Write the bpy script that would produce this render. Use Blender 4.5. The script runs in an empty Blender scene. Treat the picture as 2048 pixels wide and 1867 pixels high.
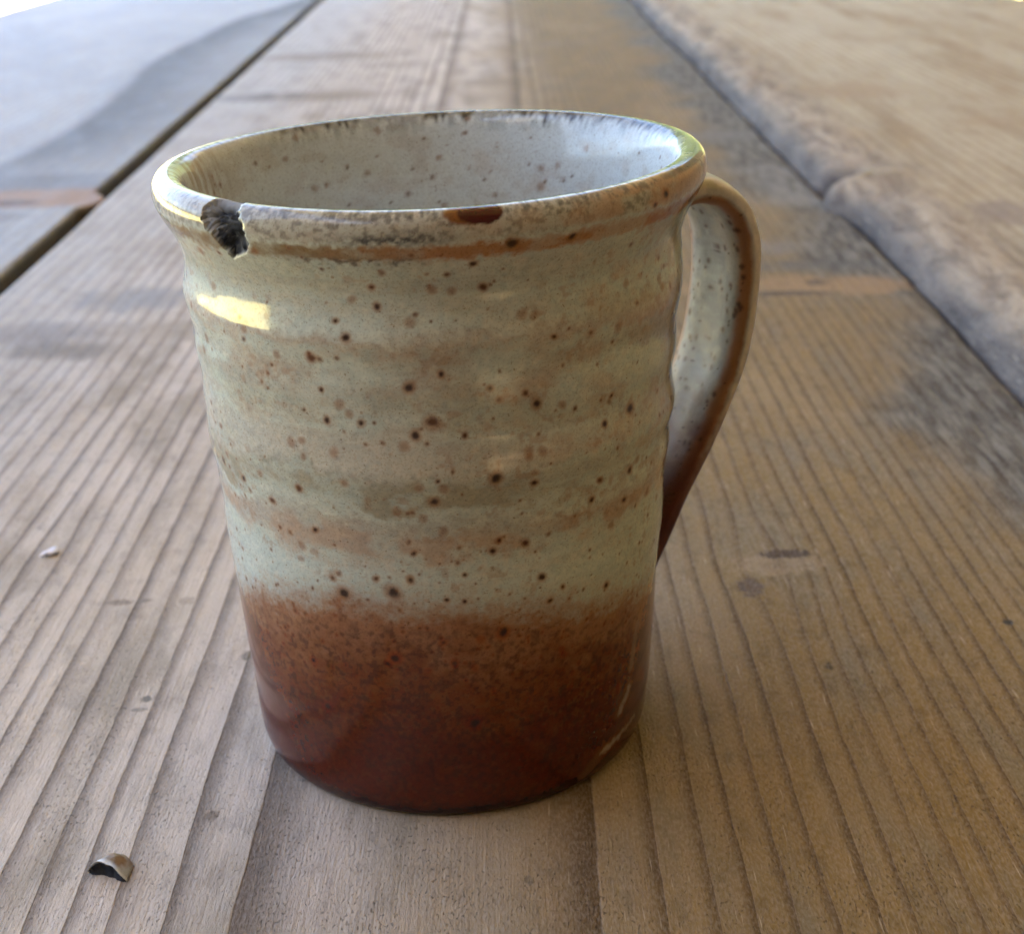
import bpy, math, random
import numpy as np
from mathutils import Matrix, Vector

sc = bpy.context.scene
R = math.radians
T = 0.75                      # height of the table top

# ------------------------------------------------------------------ camera
PITCH, ROLL, FPX = 0.39869884, 0.02415948, 2841.03
camd = bpy.data.cameras.new("camera")
cam = bpy.data.objects.new("camera", camd)
sc.collection.objects.link(cam)
sc.camera = cam
camd.sensor_fit = 'HORIZONTAL'
camd.sensor_width = 36.0
camd.lens = FPX / 2048.0 * 36.0
camd.clip_start = 0.01
camd.clip_end = 500.0
fwd = Vector((0, math.cos(PITCH), -math.sin(PITCH)))
up0 = Vector((0, math.sin(PITCH), math.cos(PITCH)))
rt0 = Vector((1, 0, 0))
rt = rt0 * math.cos(ROLL) - up0 * math.sin(ROLL)
up = rt0 * math.sin(ROLL) + up0 * math.cos(ROLL)
M = Matrix((rt, up, -fwd)).transposed().to_4x4()
M.translation = Vector((0, -0.21136096, T + 0.13342248))
cam.matrix_world = M
camd.dof.use_dof = True
camd.dof.focus_distance = 0.193
camd.dof.aperture_fstop = 36.0

# ------------------------------------------------------------------ light
SUN_EL, SUN_AZ = R(52), R(140)      # azimuth clockwise from +Y
w = bpy.data.worlds.new("World")
sc.world = w
w.use_nodes = True
nt = w.node_tree
bg = nt.nodes["Background"]
sky = nt.nodes.new("ShaderNodeTexSky")
sky.sky_type = 'NISHITA'
sky.sun_disc = False
sky.sun_elevation = SUN_EL
sky.sun_rotation = SUN_AZ
sky.air_density = 0.8
sky.dust_density = 4.0
sky.ozone_density = 0.4
nt.links.new(sky.outputs[0], bg.inputs[0])
bg.inputs[1].default_value = 0.10
sl = bpy.data.lights.new("sun", 'SUN')
sl.energy = 4.5
sl.angle = R(0.5)
sl.color = (1.0, 0.93, 0.82)
so = bpy.data.objects.new("sun", sl)
sc.collection.objects.link(so)
sd = Vector((math.sin(SUN_AZ) * math.cos(SUN_EL), math.cos(SUN_AZ) * math.cos(SUN_EL), math.sin(SUN_EL)))
so.rotation_euler = sd.to_track_quat('Z', 'Y').to_euler()
so.location = sd * 10

sc.view_settings.view_transform = 'Standard'
sc.view_settings.look = 'None'
sc.view_settings.gamma = 1.0
sc.view_settings.use_curve_mapping = False
sc.view_settings.exposure = 4.2
sc.render.engine = 'CYCLES'
sc.cycles.use_denoising = True
sc.cycles.max_bounces = 8
sc.cycles.diffuse_bounces = 5
sc.cycles.sample_clamp_indirect = 8.0

# ------------------------------------------------------------------ helpers
def link(o, parent=None):
    sc.collection.objects.link(o)
    if parent is not None:
        o.parent = parent
    return o

def tag(o, label=None, cat=None, kind=None, group=None):
    if label: o['label'] = label
    if cat: o['category'] = cat
    if kind: o['kind'] = kind
    if group: o['group'] = group
    return o

def empty(name, loc):
    o = bpy.data.objects.new(name, None)
    o.empty_display_size = 0.02
    o.location = loc
    return link(o)

def mesh_obj(name, v, f, mat, parent=None, smooth=True, loc=(0, 0, 0)):
    me = bpy.data.meshes.new(name)
    me.from_pydata([tuple(p) for p in v], [], [tuple(int(i) for i in q) for q in f])
    me.update()
    if smooth:
        me.shade_smooth()
    if mat: me.materials.append(mat)
    o = bpy.data.objects.new(name, me)
    o.location = loc
    return link(o, parent)

def grid_mesh(name, V, quads, mat, parent=None, normals=None, attrs=None, loc=(0, 0, 0)):
    """fast numpy mesh; V (n,3), quads (m,4)"""
    me = bpy.data.meshes.new(name)
    n, m = len(V), len(quads)
    me.vertices.add(n)
    me.vertices.foreach_set("co", np.ascontiguousarray(V, dtype=np.float32).ravel())
    me.loops.add(4 * m)
    me.loops.foreach_set("vertex_index", np.ascontiguousarray(quads, dtype=np.int32).ravel())
    me.polygons.add(m)
    me.polygons.foreach_set("loop_start", np.arange(0, 4 * m, 4, dtype=np.int32))
    me.update(calc_edges=True)
    me.validate()
    me.shade_smooth()
    for k, a in (attrs or {}).items():
        if a.ndim == 2:
            at = me.color_attributes.new(k, 'FLOAT_COLOR', 'POINT')
            c = np.ones((n, 4), np.float32); c[:, :3] = a
            at.data.foreach_set("color", c.ravel())
        else:
            at = me.attributes.new(k, 'FLOAT', 'POINT')
            at.data.foreach_set("value", a.astype(np.float32))
    if normals is not None:
        me.normals_split_custom_set_from_vertices([tuple(q) for q in normals])
    if mat: me.materials.append(mat)
    o = bpy.data.objects.new(name, me)
    o.location = loc
    return link(o, parent)

def hash3(ix, iy, iz, seed):
    h = (ix.astype(np.int64) * 374761393 + iy.astype(np.int64) * 668265263 + iz.astype(np.int64) * 2147483647 + seed * 1274126177) & 0xffffffff
    h = ((h ^ (h >> 13)) * 1274126177) & 0xffffffff
    h = ((h ^ (h >> 16)) * 2246822519) & 0xffffffff
    h = h ^ (h >> 15)
    return (h & 0xffffff) / float(0xffffff)

def vnoise(P, seed=0):
    i = np.floor(P).astype(np.int64); f = P - i
    u = f * f * f * (f * (f * 6 - 15) + 10)
    r = 0
    for a in (0, 1):
        wx = u[:, 0] if a else 1 - u[:, 0]
        for b in (0, 1):
            wy = u[:, 1] if b else 1 - u[:, 1]
            for c in (0, 1):
                wz = u[:, 2] if c else 1 - u[:, 2]
                r = r + wx * wy * wz * hash3(i[:, 0] + a, i[:, 1] + b, i[:, 2] + c, seed)
    return r

def fbm(P, oct=4, seed=0):
    s = 0; amp = .5; tot = 0
    for o in range(oct):
        s = s + amp * vnoise(P * (2.03 ** o) + 17.3 * o, seed + o); tot += amp; amp *= .5
    return s / tot

def sst(a, b, x):
    t = np.clip((x - a) / (b - a), 0, 1)
    return t * t * (3 - 2 * t)

def mix(A, B, t):
    t = np.asarray(t)[:, None]
    return A * (1 - t) + np.asarray(B) * t

# node helpers
class NG:
    def __init__(self, name):
        self.m = bpy.data.materials.new(name)
        self.m.use_nodes = True
        self.t = self.m.node_tree
        self.b = self.t.nodes["Principled BSDF"]
    def n(self, typ, **kw):
        x = self.t.nodes.new(typ)
        for k, v in kw.items(): setattr(x, k, v)
        return x
    def put(self, sock, v):
        if isinstance(v, bpy.types.NodeSocket): self.t.links.new(v, sock)
        elif isinstance(v, (tuple, list)) and len(v) == 3 and sock.type == 'RGBA': sock.default_value = (*v, 1)
        else: sock.default_value = v
    def ma(self, op, a, b=0.0, c=0.0, clamp=False):
        x = self.n("ShaderNodeMath", operation=op, use_clamp=clamp)
        self.put(x.inputs[0], a); self.put(x.inputs[1], b)
        if op in ('MULTIPLY_ADD', 'SMOOTH_MIN', 'WRAP', 'COMPARE'): self.put(x.inputs[2], c)
        return x.outputs[0]
    def ss(self, x, a, b, lo=0.0, hi=1.0):
        r = self.n("ShaderNodeMapRange", interpolation_type='SMOOTHSTEP')
        if isinstance(a, (int, float)) and isinstance(b, (int, float)) and a > b:
            a, b, lo, hi = b, a, hi, lo
        for s, v in zip((0, 1, 2, 3, 4), (x, a, b, lo, hi)): self.put(r.inputs[s], v)
        return r.outputs[0]
    def mix(self, f, a, b, blend='MIX'):
        x = self.n("ShaderNodeMix", data_type='RGBA', blend_type=blend)
        self.put(x.inputs[0], f); self.put(x.inputs[6], a); self.put(x.inputs[7], b)
        return x.outputs[2]
    def coord(self, what='Object'):
        return self.n("ShaderNodeTexCoord").outputs[what]
    def sep(self, v):
        x = self.n("ShaderNodeSeparateXYZ"); self.put(x.inputs[0], v); return x.outputs
    def comb(self, a, b, c):
        x = self.n("ShaderNodeCombineXYZ")
        self.put(x.inputs[0], a); self.put(x.inputs[1], b); self.put(x.inputs[2], c)
        return x.outputs[0]
    def noise(self, vec, scale=1.0, det=3.0, rough=.55, dist=0.0):
        x = self.n("ShaderNodeTexNoise")
        self.put(x.inputs["Vector"], vec); self.put(x.inputs["Scale"], scale)
        self.put(x.inputs["Detail"], det); self.put(x.inputs["Roughness"], rough); self.put(x.inputs["Distortion"], dist)
        return x.outputs[0]
    def bump(self, h, strength=.3, dist=.001, normal=None):
        x = self.n("ShaderNodeBump")
        self.put(x.inputs["Height"], h); x.inputs["Strength"].default_value = strength
        x.inputs["Distance"].default_value = dist
        if normal: self.put(x.inputs["Normal"], normal)
        return x.outputs[0]

# ------------------------------------------------------------------ wood
RING_L = [40.8, 50.1, 58.2, 63.9, 69.5, 76.0, 83.0, 87.6, 92.7, 98, 103.4, 109, 114.5, 120.5, 125.3, 130, 134.7, 140, 146, 152, 157, 163, 169, 175, 182, 188, 195, 201]
RING_R = [11.8, 20.3, 27.4, 32.2, 37.6, 43.2, 49.5, 54.0, 58.8, 62.9, 67.2, 72.0, 76.7, 81, 85.3, 90, 93.6, 97.4, 101, 104, 108, 112, 115, 119, 123, 126, 130, 134, 138, 142, 146, 150]

def ellipse(g, x, y, cx, cy, rx, ry, warp=0.0):
    a = g.ma('DIVIDE', g.ma('SUBTRACT', x, cx), rx)
    b = g.ma('DIVIDE', g.ma('SUBTRACT', y, cy), ry)
    d = g.ma('ADD', g.ma('MULTIPLY', a, a), g.ma('MULTIPLY', b, b))
    return g.ma('ADD', d, warp)

def wood(name, which):
    g = NG(name)
    P = g.coord(); x, y, z = g.sep(P)
    st = lambda sx, sy, off=0.0: g.comb(g.ma('MULTIPLY', x, sx), g.ma('MULTIPLY_ADD', y, sy, off), g.ma('MULTIPLY', z, sx))
    nlow = g.noise(st(14, 5), 1, 3)            # broad patches
    nmid = g.noise(st(60, 22, 3.1), 1, 4, .6)
    nfib = g.noise(st(1400, 45, 1.7), 1, 3, .6)  # fibres along the plank
    nfine = g.noise(st(2600, 900, 5.5), 1, 2, .6)
    wig = g.ma('MULTIPLY', g.ma('SUBTRACT', g.noise(st(40, 12, 9.0), 1, 3, .5), .5), .0022)
    wig2 = g.ma('MULTIPLY', g.ma('SUBTRACT', g.noise(st(500, 130, 2.0), 1, 2, .5), .5), .0005)
    wx = g.ma('ADD', g.ma('ADD', x, wig), wig2)
    blot = g.ma('MULTIPLY', g.ma('SUBTRACT', nmid, .5), 2.2)
    blots = g.ma('MULTIPLY', g.ma('SUBTRACT', g.noise(st(700, 420, 3.3), 1, 4, .65), .5), 5.0)
    if which == 'centre':
        # small pin knots push the grain aside
        for kx, ky, amp in ((.052, .051, .0035), (-.101, .062, .0015)):
            dx = g.ma('SUBTRACT', x, kx); dy = g.ma('SUBTRACT', y, ky)
            e = g.ma('POWER', 2.718, g.ma('MULTIPLY', g.ma('ADD', g.ma('MULTIPLY', g.ma('MULTIPLY', dx, dx), 9000.), g.ma('MULTIPLY', g.ma('MULTIPLY', dy, dy), 2600.)), -1.0))
            sgn = g.ma('DIVIDE', dx, g.ma('ADD', g.ma('ABSOLUTE', dx), .003))
            wx = g.ma('SUBTRACT', wx, g.ma('MULTIPLY', g.ma('MULTIPLY', sgn, e), amp))
        NR = 32.0
        pts = sorted([(-a / 1000, i + 1) for i, a in enumerate(RING_L)] + [(a / 1000, i + 1) for i, a in enumerate(RING_R)] + [(-.0147, 0.0)])
        fc = g.n("ShaderNodeFloatCurve")
        cm = fc.mapping; cu = cm.curves[0]
        X0, X1 = -.204, .154
        q = [((a - X0) / (X1 - X0), b / NR) for a, b in pts]
        cu.points[0].location = q[0]; cu.points[1].location = q[-1]
        for a in q[1:-1]: cu.points.new(*a)
        for p_ in cu.points: p_.handle_type = 'VECTOR'
        cm.update()
        g.put(fc.inputs[0], 1.0)
        g.put(fc.inputs[1], g.ma('DIVIDE', g.ma('SUBTRACT', wx, X0), X1 - X0))
        ph = g.ma('MULTIPLY', fc.outputs[0], NR)
        inner = g.ss(ph, .85, 1.0)
    else:
        ph = g.ma('MULTIPLY', g.ma('ADD', g.ma('MULTIPLY', wx, 1.0), .7), 150.0)
        inner = 1.0
    fr = g.ma('FRACT', ph)
    rid = g.ma('FLOOR', g.ma('ADD', ph, .001))
    late = g.ma('MULTIPLY', g.ss(fr, .35, .97), g.ss(fr, 1.0, .975))
    late = g.ma('POWER', late, 2.7)
    lvar = g.noise(g.comb(g.ma('MULTIPLY', rid, 3.7), g.ma('MULTIPLY', y, 9.0), 0.0), 1, 2)
    late = g.ma('MULTIPLY', late, g.ss(lvar, .25, .7, .6, 1.0))
    if which == 'centre':
        tan, grey, pink, dark = (.215, .134, .042), (.175, .152, .105), (.54, .45, .36), (.15, .095, .05)
        side = g.ss(g.ma('ADD', x, g.ma('MULTIPLY', g.ma('SUBTRACT', nlow, .5), .10)), -.05, .045)  # paler left, darker right: wood tone plus the light's fall-off put into colour
        base = g.mix(side, pink, tan)
        base = g.mix(g.ss(nmid, .42, .70, 0, .6), base, grey)
        base = g.mix(g.ss(nlow, .5, .75, 0, .35), base, (.42, .31, .18))
        dcol = g.mix(side, (.115, .08, .055), (.085, .045, .012))
        # wide rays between the ring lines carry warm latewood
        base = g.mix(g.ma('MULTIPLY', g.ss(fr, .2, .95), .28), base, g.mix(side, (.36, .27, .20), (.36, .24, .12)))
        c = g.mix(g.ma('MULTIPLY', late, .9), base, dcol)
        # grey weathered margin beside the raised plank
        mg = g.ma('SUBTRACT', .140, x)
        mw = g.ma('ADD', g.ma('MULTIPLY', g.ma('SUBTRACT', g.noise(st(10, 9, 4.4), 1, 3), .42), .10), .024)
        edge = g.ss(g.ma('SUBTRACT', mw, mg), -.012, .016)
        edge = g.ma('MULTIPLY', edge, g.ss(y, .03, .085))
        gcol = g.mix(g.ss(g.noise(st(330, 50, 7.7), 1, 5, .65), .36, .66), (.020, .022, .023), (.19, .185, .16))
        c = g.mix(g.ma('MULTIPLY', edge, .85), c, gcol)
        # blend to pale grey on the left margin
        le = g.ss(g.ma('ADD', x, g.ma('MULTIPLY', blot, .02)), -.10, -.165)
        c = g.mix(g.ma('MULTIPLY', le, .6), c, (.40, .39, .37))
        # knots and stains (cx, cy, rx, ry, colour, strength)
        kn = [(.100, .259, .042, .012, (.30, .185, .085), .85), (.093, .249, .018, .003, (.07, .045, .03), .85), (.106, .262, .004, .004, (.08, .05, .03), .8),
              (.112, .285, .030, .010, (.09, .09, .085), .7), (.098, .31, .02, .012, (.20, .19, .17), .5), (.112, .55, .028, .022, (.15, .14, .12), .75), (.125, .42, .02, .05, (.22, .21, .19), .5),
              (-.140, .945, .055, .026, (.20, .15, .10), .7), (-.12, .732, .045, .022, (.19, .14, .09), .75), (-.16, .733, .03, .016, (.10, .10, .10), .6),
              (.043, 1.0, .030, .022, (.20, .14, .08), .8), (-.009, .777, .020, .018, (.24, .18, .12), .7), (-.045, 1.083, .022, .03, (.22, .17, .11), .6), (.01, .56, .05, .03, (.34, .27, .17), .5),
              (-.138, .207, .022, .010, (.17, .14, .11), .8), (-.155, .222, .03, .014, (.20, .18, .17), .7), (-.128, .262, .022, .014, (.22, .22, .22), .7), (-.10, .225, .03, .012, (.30, .24, .17), .6),
              (.054, .050, .0085, .0048, (.34, .25, .15), .6), (.054, .0495, .0035, .0024, (.20, .135, .075), .7), (.0565, .0545, .0050, .0020, (.06, .036, .022), .95), (.0470, .0405, .0024, .0042, (.11, .07, .045), .9), 
              (.093, .024, .0010, .0013, (.03, .03, .025), .95), (.056, .0095, .0008, .0012, (.06, .045, .02), .9), (.001, -.047, .0006, .001, (.09, .065, .04), .6),
              (-.079, .0405, .0028, .0012, (.17, .13, .095), .75), (-.074, .041, .0016, .0009, (.15, .115, .08), .7), (-.0655, .0405, .0016, .0016, (.2, .155, .11), .5),
              (-.0655, .004, .0011, .001, (.14, .12, .09), .9), (-.050, .0185, .0012, .0016, (.15, .125, .09), .8), (-.0565, .079, .0025, .003, (.16, .14, .10), .6), (-.0475, -.030, .0011, .0013, (.16, .11, .07), .8),
              (-.066, .0007, .0013, .0006, (.2, .18, .15), .8)]
        for cx, cy, rx, ry, col, s in kn:
            d = ellipse(g, x, y, cx, cy, rx, ry, blots if ry < .008 else g.ma('MULTIPLY', blot, 2.6))
            c = g.mix(g.ss(d, 1.6, .0 if ry > .008 else .3, 0, s), c, col)
    elif which == 'left':
        base = g.mix(g.ss(nlow, .3, .7), (.30, .30, .30), (.37, .36, .34))
        base = g.mix(g.ss(nmid, .5, .75, 0, .4), base, (.44, .41, .36))
        c = g.mix(g.ma('MULTIPLY', late, .35), base, (.16, .15, .14))
        # dark weathered sapwood strip along the gap
        fc = g.n("ShaderNodeFloatCurve"); cm = fc.mapping; cu = cm.curves[0]
        bp = [(.0, -.29), (.40, -.262), (.517, -.257), (.63, -.250), (.737, -.256), (.904, -.272), (1.054, -.272), (1.222, -.267), (1.494, -.229), (2.0, -.2)]
        q = [(a / 2.0, (b + .4) / .3) for a, b in bp]
        cu.points[0].location = q[0]; cu.points[1].location = q[-1]
        for a in q[1:-1]: cu.points.new(*a)
        cm.update(); g.put(fc.inputs[0], 1.0); g.put(fc.inputs[1], g.ma('DIVIDE', y, 2.0))
        bx = g.ma('MULTIPLY_ADD', fc.outputs[0], .3, -.4)
        d = g.ma('ADD', g.ma('SUBTRACT', x, bx), g.ma('MULTIPLY', g.ma('SUBTRACT', nlow, .5), .018))
        m = g.ma('MULTIPLY', g.ss(d, -.007, .006), g.ss(d, .075, .004, .30, 1.0))
        m = g.ma('MULTIPLY', m, g.ss(y, .40, .62, .25, 1.0))
        c = g.mix(g.ma('MULTIPLY', m, .85), c, (.062, .062, .068))
        for cx, cy, rx, ry, col, s in [(-.21, .434, .052, .022, (.30, .17, .09), .95), (-.222, .424, .012, .008, (.11, .05, .02), .9), (-.22, .47, .07, .02, (.13, .13, .14), .6), (-.235, .395, .03, .012, (.16, .14, .13), .5)]:
            dd = ellipse(g, x, y, cx, cy, rx, ry, g.ma('MULTIPLY', blot, .5))
            c = g.mix(g.ss(dd, 1.5, .3, 0, s), c, col)
    else:
        base = g.mix(g.ss(nlow, .3, .7), (.44, .36, .235), (.50, .43, .30))
        base = g.mix(g.ss(nmid, .5, .8, 0, .55), base, (.36, .26, .15))
        base = g.mix(g.ss(g.noise(st(48, 3.5, 5.1), 1, 4, .6), .46, .70, 0, .7), base, (.27, .175, .085))
        c = g.mix(g.ma('MULTIPLY', late, .55), base, (.20, .125, .055))
        ed = g.ss(g.ma('ADD', g.ma('SUBTRACT', x, .165), g.ma('MULTIPLY', blot, .018)), .022, -.008)
        wv = g.noise(st(110, 26, 8.8), 1, 4, .65, .6)
        ecol = g.mix(g.ss(wv, .36, .62), (.17, .115, .075), (.40, .31, .21))
        ecol = g.mix(g.ss(g.noise(st(55, 40, 1.2), 1, 3, .5), .58, .72, 0, .6), ecol, (.27, .17, .09))
        c = g.mix(g.ma('MULTIPLY', ed, .9), c, ecol)
        low = g.ss(g.ma('ADD', z, g.ma('MULTIPLY', blot, .003)), .0118, .004)  # weathered low edge, with its shade also put into the colour
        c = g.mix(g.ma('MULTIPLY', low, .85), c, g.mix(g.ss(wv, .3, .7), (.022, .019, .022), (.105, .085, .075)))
        for cx, cy, rx, ry, col, s in [(.150, .392, .006, .012, (.20, .13, .04), .9), (.20, .62, .03, .03, (.34, .23, .13), .6), (.27, .5, .05, .025, (.36, .25, .14), .5), (.185, .31, .014, .02, (.25, .19, .15), .7), (.20, .26, .012, .012, (.30, .22, .15), .6)]:
            dd = ellipse(g, x, y, cx, cy, rx, ry, blots if ry < .008 else g.ma('MULTIPLY', blot, 2.6))
            c = g.mix(g.ss(dd, 1.4, .3, 0, s), c, col)
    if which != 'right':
        c = g.mix(g.ss(z, -.0012, -.003, 0, .92), c, (.045, .036, .024))      # darkness of the gap put into the colour of the sawn edges
    # fibres, pits and dirt
    c = g.mix(g.ss(nfib, .35, .75, 0, .22), c, (.20, .15, .11))
    c = g.mix(g.ss(nfine, .35, .75, 0, .16), c, (.60, .54, .47))
    pit = g.noise(st(3200, 1150, 8.0), 1, 2, .6)
    pits = g.ma('MULTIPLY', g.ss(pit, .58, .70), g.ss(g.noise(st(120, 70, 6.0), 1, 3, .6), .34, .6))
    c = g.mix(g.ma('MULTIPLY', pits, .55), c, g.mix(1.0, c, (.30, .26, .22), 'MULTIPLY'))
    pit2 = g.noise(st(1300, 330, 2.2), 1, 2, .5)
    c = g.mix(g.ss(pit2, .70, .78, 0, .7), c, (.10, .07, .045))
    grime = g.noise(st(260, 150, 4.2), 1, 4, .65)
    c = g.mix(g.ss(grime, .50, .68, 0, .40), c, g.mix(1.0, c, (.60, .60, .60), 'MULTIPLY'))
    lightf = g.noise(st(1900, 110, 6.6), 1, 2, .5)
    c = g.mix(g.ss(lightf, .66, .76, 0, .45), c, (.58, .48, .36))
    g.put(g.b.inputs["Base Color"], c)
    g.put(g.b.inputs["Roughness"], g.ss(nmid, .3, .7, .58, .75))
    g.put(g.b.inputs["Specular IOR Level"], .20 if which == "left" else .06)
    h = g.ma('MULTIPLY', late, -.35)
    h = g.ma('ADD', h, g.ma('MULTIPLY', nfib, .35))
    h = g.ma('ADD', h, g.ma('MULTIPLY', nfine, .30))
    h = g.ma('ADD', h, g.ma('MULTIPLY', g.noise(st(130, 60), 1, 3), .8))
    h = g.ma('SUBTRACT', h, g.ma('MULTIPLY', pits, .5))
    if which == 'right':
        h = g.ma('ADD', h, g.ma('MULTIPLY', g.ma('MULTIPLY', wv, ed), 1.6))
    g.put(g.b.inputs["Normal"], g.bump(h, .8, .0007))
    return g.m

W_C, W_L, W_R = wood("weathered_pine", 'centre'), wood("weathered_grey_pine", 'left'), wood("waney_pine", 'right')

def plain(name, col, rough=.8, ns=0.0, ncol=None, metal=0.0, emit=None):
    g = NG(name)
    c = col
    if ns:
        n = g.noise(g.coord(), ns, 4, .6)
        c = g.mix(g.ss(n, .3, .7), col, ncol)
        g.put(g.b.inputs["Normal"], g.bump(n, .4, .01 if ns < 50 else .001))
    g.put(g.b.inputs["Base Color"], c)
    g.put(g.b.inputs["Roughness"], rough)
    return g.m

# ------------------------------------------------------------------ setting
gm = plain("dry_grass", (.60, .51, .16), .95, 3.0, (.70, .60, .22))
G = 60.0
N = 24
gv = []; gf = []
for j in range(N + 1):
    for i in range(N + 1):
        xx, yy = (i / N - .5) * 2 * G, (j / N - .5) * 2 * G
        rr = math.hypot(xx, yy)
        gv.append((xx, yy, 0 if rr < 7 else .05 * math.sin(xx * .31) * math.cos(yy * .27)))
for j in range(N):
    for i in range(N):
        a = j * (N + 1) + i
        gf.append((a, a + 1, a + N + 2, a + N + 1))
tag(mesh_obj("ground", gv, gf, gm), kind='structure')

def box(name, x0, x1, y0, y1, z0, z1, mat, parent=None, bev=.004, loc=(0, 0, 0)):
    import bmesh
    bm = bmesh.new()
    bmesh.ops.create_cube(bm, size=1)
    for v in bm.verts:
        v.co = Vector(((x0 + x1) / 2 + v.co.x * (x1 - x0), (y0 + y1) / 2 + v.co.y * (y1 - y0), (z0 + z1) / 2 + v.co.z * (z1 - z0)))
    if bev:
        bmesh.ops.bevel(bm, geom=bm.edges[:], offset=bev, segments=2, affect='EDGES')
    me = bpy.data.meshes.new(name); bm.to_mesh(me); bm.free()
    me.materials.append(mat)
    o = bpy.data.objects.new(name, me); o.location = loc
    return link(o, parent)

roofm = plain("added_roof_boards", (.36, .30, .22), .8, 6.0, (.28, .22, .16))
# unseen roof added to shade the table; a slot lets one sun patch through
HX0, HX1, HY0, HY1 = .842, .906, -1.134, -1.107
ROOF = [(-.70, HX0, -1.45, 1.8), (HX0, HX1, -1.45, HY0), (HX0, HX1, HY1, 1.8), (HX1, 1.30, -1.45, 1.8), (.42, 1.30, 1.8, 3.1)]
for k, (a, b, c_, d) in enumerate(ROOF):
    tag(box("added_roof", a, b, c_, d, 2.30, 2.306, roofm, bev=0), kind='structure')

wallm = plain("dark_boards", (.16, .12, .085), .8, 5.0, (.11, .085, .06))  # unseen walls added to block light from the camera side and the right
tag(box("added_wall", -4.2, 1.12, -1.42, -1.30, 0, 2.295, wallm, bev=.01), kind='structure')
tag(box("added_wall", -1.12, -1.0, -1.30, -.30, 0, 2.295, wallm, bev=.01), kind='structure')
tag(box("added_wall", 1.12, 1.24, -1.42, 3.0, 0, 2.295, wallm, bev=.01), kind='structure')
# clipped hedges beyond the lawn: out of the frame, seen only as reflections
hm = NG("hedge_leaves")
hm.put(hm.b.inputs["Base Color"], hm.mix(hm.noise(hm.coord(), 1.5, 3), (.035, .065, .012), (.11, .15, .03)))
hm.put(hm.b.inputs["Roughness"], .6)
def hedge(x0, x1, y0, y1, h, seed, n=9000):
    r = np.random.RandomState(seed)
    c = np.stack([r.uniform(x0, x1, n), r.uniform(y0, y1, n), h * r.uniform(0, 1, n) ** .8 * (1 + .10 * np.sin(np.linspace(0, 1, n)))], -1)
    c[:, 2] *= .85 + .25 * vnoise(np.stack([c[:, 0] * .9, c[:, 1] * .9, 0 * c[:, 0]], -1), seed)
    a = r.normal(size=(n, 3)); a /= np.linalg.norm(a, axis=1, keepdims=True)
    b = np.cross(a, r.normal(size=(n, 3))); b /= np.linalg.norm(b, axis=1, keepdims=True)
    s_ = r.uniform(.09, .2, (n, 1))
    V_ = np.stack([c - a * s_, c - b * s_ * .5, c + a * s_, c + b * s_ * .5], 1).reshape(-1, 3)
    o = grid_mesh("hedge", V_, np.arange(4 * n).reshape(n, 4), hm.m)
    return tag(o, kind='stuff')
hedge(-2.8, 10.0, 11.6, 13.2, 5.0, 3, 16000)
# ------------------------------------------------------------------ table
table = tag(empty("wooden_table", (0, 0, 0)), "weathered wooden table of three broad pine planks under the mug", "table")
Y0, Y1 = -.46, 2.0
def ys_list():
    a = list(np.linspace(Y0, -.12, 14)) + list(np.linspace(-.11, .9, 340)) + list(np.linspace(.91, Y1, 90))
    return np.array(a)
YS = ys_list()
def n1(y, s, seed):
    P = np.stack([np.asarray(y) * s, np.zeros_like(y) + seed * 3.7, np.zeros_like(y)], -1)
    return fbm(P, 3, seed) - .5

def plank(name, left, right, zt, th, mat, lprof, rprof, nx, label=None):
    """section swept along y. left/right: functions of y. prof: list of (dx inwards, dz) from the bottom up"""
    rows = []
    for y in YS:
        pass
    L, Rr = left(YS), right(YS)
    cols = []
    for dx, dz in lprof: cols.append((L + dx, np.zeros_like(L) + zt + dz))
    x0 = L + lprof[-1][0]; x1 = Rr - rprof[-1][0]
    for k in range(1, nx): cols.append((x0 + (x1 - x0) * k / nx, np.zeros_like(L) + zt))
    for dx, dz in reversed(rprof): cols.append((Rr - dx, np.zeros_like(L) + zt + dz))
    X = np.stack([c[0] for c in cols], 1); Z = np.stack([c[1] for c in cols], 1)
    Yg = np.repeat(YS[:, None], X.shape[1], 1)
    return X, Yg, Z

def build_plank(name, X, Yg, Z, mat, th_bottom, parent, label=None):
    m, n = X.shape
    V = np.stack([X, Yg, Z], -1).reshape(-1, 3)
    q = []
    idx = np.arange(m * n).reshape(m, n)
    a = idx[:-1, :-1].ravel(); b = idx[:-1, 1:].ravel(); c = idx[1:, 1:].ravel(); d = idx[1:, :-1].ravel()
    q = [np.stack([a, b, c, d], 1)]
    q.append(np.stack([idx[1:, 0], idx[1:, -1], idx[:-1, -1], idx[:-1, 0]], 1))   # underside
    V2 = V; quads = np.concatenate(q)
    o = grid_mesh(name, V2, quads, mat, parent, loc=(0, 0, T))
    import bmesh
    bm = bmesh.new(); bm.from_mesh(o.data); bm.verts.ensure_lookup_table()
    for row in (idx[0], idx[-1][::-1]):
        try: bm.faces.new([bm.verts[int(i)] for i in row])
        except ValueError: pass
    bm.to_mesh(o.data); bm.free()
    if label: o['label'] = label
    return o

rnd = lambda r, th: [(0.0005, -th), (0, -th + .003), (0, -r), (.12 * r, -.5 * r), (.3 * r, -.3 * r), (.6 * r, -.1 * r), (r, 0), (r * 1.8, .0)]
xg = lambda y: -.1765 - .0200 * y + .0012 * n1(y, 9, 3)
gapw = lambda y: .0044 + .0006 * n1(y, 14, 5)
seam = lambda y: .1385 + .006 * n1(y, 7, 11) + .002 * n1(y, 40, 12)
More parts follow.
